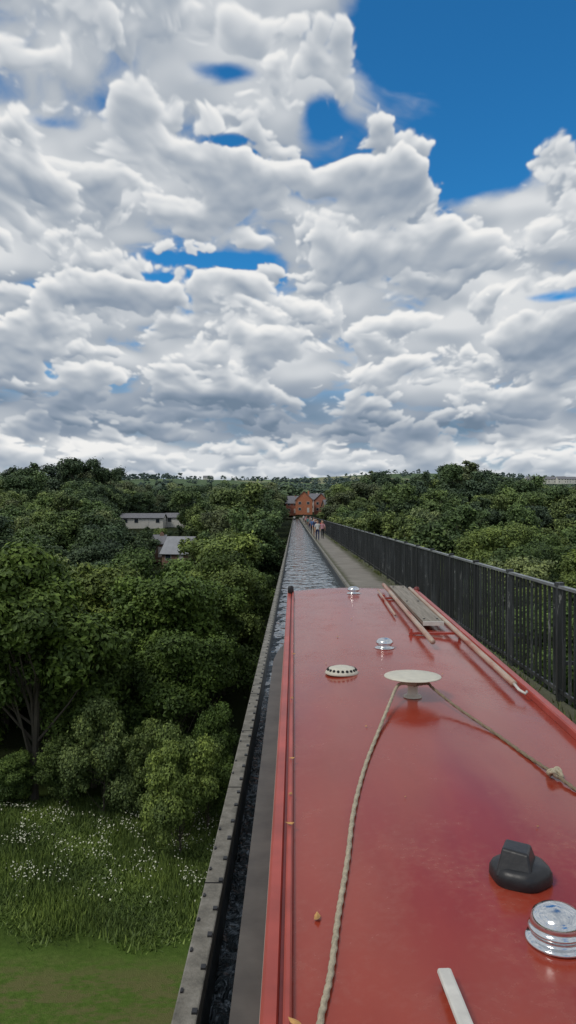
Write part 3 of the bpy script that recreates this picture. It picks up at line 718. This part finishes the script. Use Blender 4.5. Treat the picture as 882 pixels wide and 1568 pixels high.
person(2.6,90,1.65,0,C['white'],C['khaki'],Hl,shorts=True,ph=-1)
person(2.05,100,1.76,pi,C['grey'],C['navy'],Hg)
person(2.7,106,1.7,pi,C['white'],C['black'],Hb,ph=-1)
person(2.1,118,1.7,0,C['teal'],C['black'],Hb)
person(2.7,128,1.75,pi,C['white'],C['navy'],Hb,ph=-1)
person(2.1,140,1.7,pi,C['pink'],C['black'],Hb)
person(2.5,155,1.7,pi,C['black'],C['khaki'],Hb,ph=-1)
person(2.2,180,1.74,pi,C['white'],C['black'],Hb)
# ------------------------------------------------------------------ sky
t0=time.time()
SUN_EL=math.radians(52); SUN_AZ=math.radians(-125)
def perlin(x,y,seed):
    r=np.random.default_rng(seed); pm=r.permutation(256); pm=np.concatenate([pm,pm]); an=r.uniform(0,2*math.pi,256).astype(np.float32); gx=np.cos(an);gy=np.sin(an)
    xi=np.floor(x).astype(np.int32); yi=np.floor(y).astype(np.int32); fx=(x-xi).astype(np.float32); fy=(y-yi).astype(np.float32); xi&=255; yi&=255
    def g(ix,iy,dx,dy):
        h=pm[pm[ix&255]+(iy&255)]; return gx[h]*dx+gy[h]*dy
    a=g(xi,yi,fx,fy); b=g(xi+1,yi,fx-1,fy); c=g(xi,yi+1,fx,fy-1); d=g(xi+1,yi+1,fx-1,fy-1)
    u=fx*fx*fx*(fx*(fx*6-15)+10); v=fy*fy*fy*(fy*(fy*6-15)+10)
    return a+(b-a)*u+(c-a)*v+(a-b-c+d)*u*v
def fbm(x,y,o,seed,gain=.5):
    s=0;a=1
    for i in range(o): s=s+a*perlin(x,y,seed+i); x=x*2.03+7.1; y=y*2.03+3.7; a*=gain
    return s
def worley(x,y,seed):
    r=np.random.default_rng(seed); pm=r.permutation(256); pm=np.concatenate([pm,pm]); jx=r.random(256).astype(np.float32); jy=r.random(256).astype(np.float32)
    xi=np.floor(x).astype(np.int32); yi=np.floor(y).astype(np.int32); fx=(x-xi).astype(np.float32); fy=(y-yi).astype(np.float32)
    best=np.full(x.shape,9,np.float32)
    for i in (-1,0,1):
        for j in (-1,0,1):
            h=pm[pm[(xi+i)&255]+((yi+j)&255)]; dx=i+jx[h]-fx; dy=j+jy[h]-fy; best=np.minimum(best,dx*dx+dy*dy)
    return np.sqrt(best)
def box1(a,n,ax):
    p=np.concatenate([np.repeat(a.take([0],ax),n,ax),a,np.repeat(a.take([-1],ax),n,ax)],ax); c=np.cumsum(p,ax,dtype=np.float64)
    c=np.concatenate([np.zeros_like(c.take([0],ax)),c],ax); L=a.shape[ax]; 
    hi=c.take(np.arange(2*n+1,2*n+1+L),ax); lo=c.take(np.arange(0,L),ax); return ((hi-lo)/(2*n+1)).astype(np.float32)
def blur(a,n): return box1(box1(box1(box1(a,n,0),n,1),n,0),n,1)
def sst(x,a,b):
    t=np.clip((x-a)/(b-a),0,1); return t*t*(3-2*t)
WA,HE=2600,1300
AZ,EL=np.meshgrid(np.linspace(-math.pi/2,math.pi/2,WA,dtype=np.float32),np.linspace(0,math.pi/2,HE,dtype=np.float32))
k=1/(np.sin(EL)+.30); X=np.sin(AZ)*np.cos(EL)*k; Y=np.cos(AZ)*np.cos(EL)*k
k2=1/(np.sin(EL)+.45); X2=np.sin(AZ)*np.cos(EL)*k2; Y2=-np.log(np.sin(EL)+.14)*.66
def warp(x,y,s,o=0):
    return x+perlin(x*2.5*s,y*2.5*s,1+o)*.12/s+perlin(x*8*s,y*8*s,3+o)*.04/s+perlin(x*22*s,y*22*s,5+o)*.012/s, y+perlin(x*2.5*s+9,y*2.5*s,2+o)*.09/s+perlin(x*8*s+5,y*8*s,4+o)*.035/s+perlin(x*22*s+5,y*22*s,6+o)*.012/s
def nrm(a): return (a-a.mean())/a.std()
def gs(px,py,rx,ry):
    u=(px-451)/F; v=(785-py)/F; a=math.atan(u); e=math.atan(v/math.sqrt(1+u*u))
    return np.exp(-((AZ-a)/(rx/F))**2-((EL-e)/(ry/F))**2)
def up(a,s):
    q=np.roll(a,-s,axis=0); q[-s:]=a[-1]; return q
hole=0
for b in ((775,70,160,125,-5.4),(715,235,56,45,-3.2),(610,60,60,80,-2.4),(905,95,80,70,-2.5),
          (345,112,60,16,-3.2),(320,398,75,9,-2.8),(840,458,60,11,-2.8),(350,215,40,10,-2.0),(490,180,34,40,-2.6),(230,425,50,10,-1.8),(60,185,50,8,-1.4)):
    hole=hole+gs(*b[:4])*b[4]
# back sheet: soft grey-white
Xw,Yw=warp(X,Y,1.2)
nb_=nrm(fbm(Xw*3.2,Yw*4.2,7,8,.5))
dB=nb_+1.8+hole
aB=sst(dB,-.5,1.4)
bB=.58+.10*blur(nb_,3)*1.0-.13*(up(blur(nb_,5),12)-blur(nb_,5))+.16*perlin(X*1.9+4,Y*1.9,55)
bB=np.clip(bB,.28,.82)
def cumulus(fx,off,seed,lay,soft=.42):
    Xv,Yv=warp(X2+seed*.37,Y2,2.0,seed)
    fy=fx*1.45
    lo=nrm(fbm(Xv*5.0*fx,Yv*6.0*fy,4,seed+40,.5))
    bl=nrm((1-worley(Xv*9*fx,Yv*9*fy,20+seed))+.55*(1-worley(Xv*19*fx,Yv*18*fy,21+seed))+.32*(1-worley(Xv*39*fx,Yv*35*fy,22+seed))+.18*(1-worley(Xv*80*fx,Yv*70*fy,23+seed)))
    fi=fbm(Xv*50,Yv*55,4,seed+60,.55)
    b=nrm(lo*1.0+bl*.7)+fi*.25
    d=b+off+lay; a=sst(d,-.10,soft); p=np.clip(d,0,2.2)/1.1
    s3=blur(p,1); s6=blur(p,4); s12=blur(p,8)
    tau=.9*up(s3,3)+.9*up(s6,8)+.9*up(s12,16)
    rel=np.clip(blur(b,1)-up(blur(b,1),3),-1,1)*.10+np.clip(blur(b,3)-up(blur(b,3),8),-1.2,1.2)*.13
    br=.41+.55*np.exp(-.60*tau)+rel
    return a,np.clip(br,0,1)
layF=hole*1.0
for b in ((628,275,60,46,3.0),(842,245,50,66,3.6),(680,365,80,50,1.6),(130,440,90,32,1.6),(200,150,45,28,1.3),(190,570,80,18,1.0),(800,610,60,14,1.3),(850,520,60,30,.8),(370,300,60,40,.6)):
    layF=layF+gs(*b[:4])*b[4]
a1,b1=cumulus(.95,.05,0,layF)
a2,b2=cumulus(1.35,-.15,7,layF*.8-.1,.6)
bright=bB*(1-a2*.85)+b2*a2*.85
bright=bright*(1-a1*.95)+b1*a1*.95
al=1-(1-aB)*(1-a2)*(1-a1)
bright=bright+.09*perlin(X*1.9+4,Y*1.9,56)
streak=perlin(AZ*5,EL*34,77)*.10*np.exp(-((EL-.115)/.05)**2)
bright=bright+streak
for (px,py,rx,ry,a) in ((170,622,430,24,-.42),(560,655,330,18,-.30),(250,662,600,16,-.18),(700,665,260,14,-.12),(60,684,110,7,.40),(800,694,110,8,.28),(870,515,70,40,-.08)):
    bright=bright+gs(px,py,rx,ry)*a
bright=np.clip(bright,0,1)
al=np.maximum(al,np.clip((math.radians(3.4)-EL)/math.radians(2.0),0,1))
al=np.maximum(al,.92*np.clip((math.radians(12)-EL)/math.radians(4.0),0,1))
st=[0,.3,.55,.8,1]; cr=[(.17,.235,.32),(.285,.345,.43),(.46,.505,.56),(.71,.735,.76),(.92,.915,.90)]
img=np.ones((HE,WA,4),np.float32)
for c in range(3): img[...,c]=np.interp(bright,st,[q[c] for q in cr])
hz=np.clip(1-EL/math.radians(5),0,1)[...,None]*.5
img[...,:3]=img[...,:3]*(1-hz)+np.array([.48,.56,.65],np.float32)*hz
img[...,3]=al
ci=bpy.data.images.new("cloud_field",WA,HE,alpha=True,float_buffer=True); ci.colorspace_settings.name='Non-Color'; ci.alpha_mode='CHANNEL_PACKED'
ci.pixels.foreach_set(img.ravel()); ci.update(); ci.pack()
print("cloud time",time.time()-t0)
w=bpy.data.worlds.new("World"); scene.world=w; w.use_nodes=True; nb=NB(w.node_tree)
w.cycles.sampling_method='MANUAL'; w.cycles.sample_map_resolution=512
bg=w.node_tree.nodes['Background']; bg.inputs['Strength'].default_value=.1
sky=nb.n.new('ShaderNodeTexSky'); sky.sky_type='NISHITA'; sky.sun_disc=False; sky.sun_elevation=SUN_EL; sky.sun_rotation=SUN_AZ
sky.ozone_density=2.5; sky.air_density=1.0; sky.dust_density=.3
g=nb.n.new('ShaderNodeTexCoord').outputs['Generated']; x,y,z=nb.sep(g)
el=nb.m('ARCSINE',z); az=nb.m('ARCTAN2',x,y)
u=nb.m('ADD',nb.m('DIVIDE',az,math.pi),.5); v=nb.m('MAXIMUM',nb.m('DIVIDE',el,math.pi/2),.001)
it=nb.n.new('ShaderNodeTexImage'); it.image=ci; it.extension='MIRROR'; it.interpolation='Cubic'; nb.put(it.inputs[0],nb.comb(u,nb.m('MINIMUM',v,.999),0.0))
cc=nb.v('SCALE',it.outputs[0],sc=9.6)
skyc=nb.mix(1.0,sky.outputs[0],(.20,.90,1.30),'MULTIPLY')
nb.put(bg.inputs['Color'],nb.mix(it.outputs[1],skyc,cc))
s=bpy.data.lights.new("sun",'SUN'); s.energy=1.35; s.angle=math.radians(15); s.color=(1,.95,.87)
so=link(bpy.data.objects.new("sun",s))
dv=Vector((math.sin(SUN_AZ)*math.cos(SUN_EL),math.cos(SUN_AZ)*math.cos(SUN_EL),math.sin(SUN_EL)))
so.rotation_euler=dv.to_track_quat('Z','Y').to_euler()
cam=bpy.data.cameras.new("camera"); co=link(bpy.data.objects.new("camera",cam)); scene.camera=co
cam.sensor_fit='HORIZONTAL'; cam.sensor_width=36; cam.lens=36*F/882; cam.clip_start=.05; cam.clip_end=12000
co.location=(0,0,0); co.rotation_euler=(math.radians(90),0,math.radians(.5))
scene.view_settings.view_transform='Standard'; scene.view_settings.look='None'; scene.view_settings.exposure=0
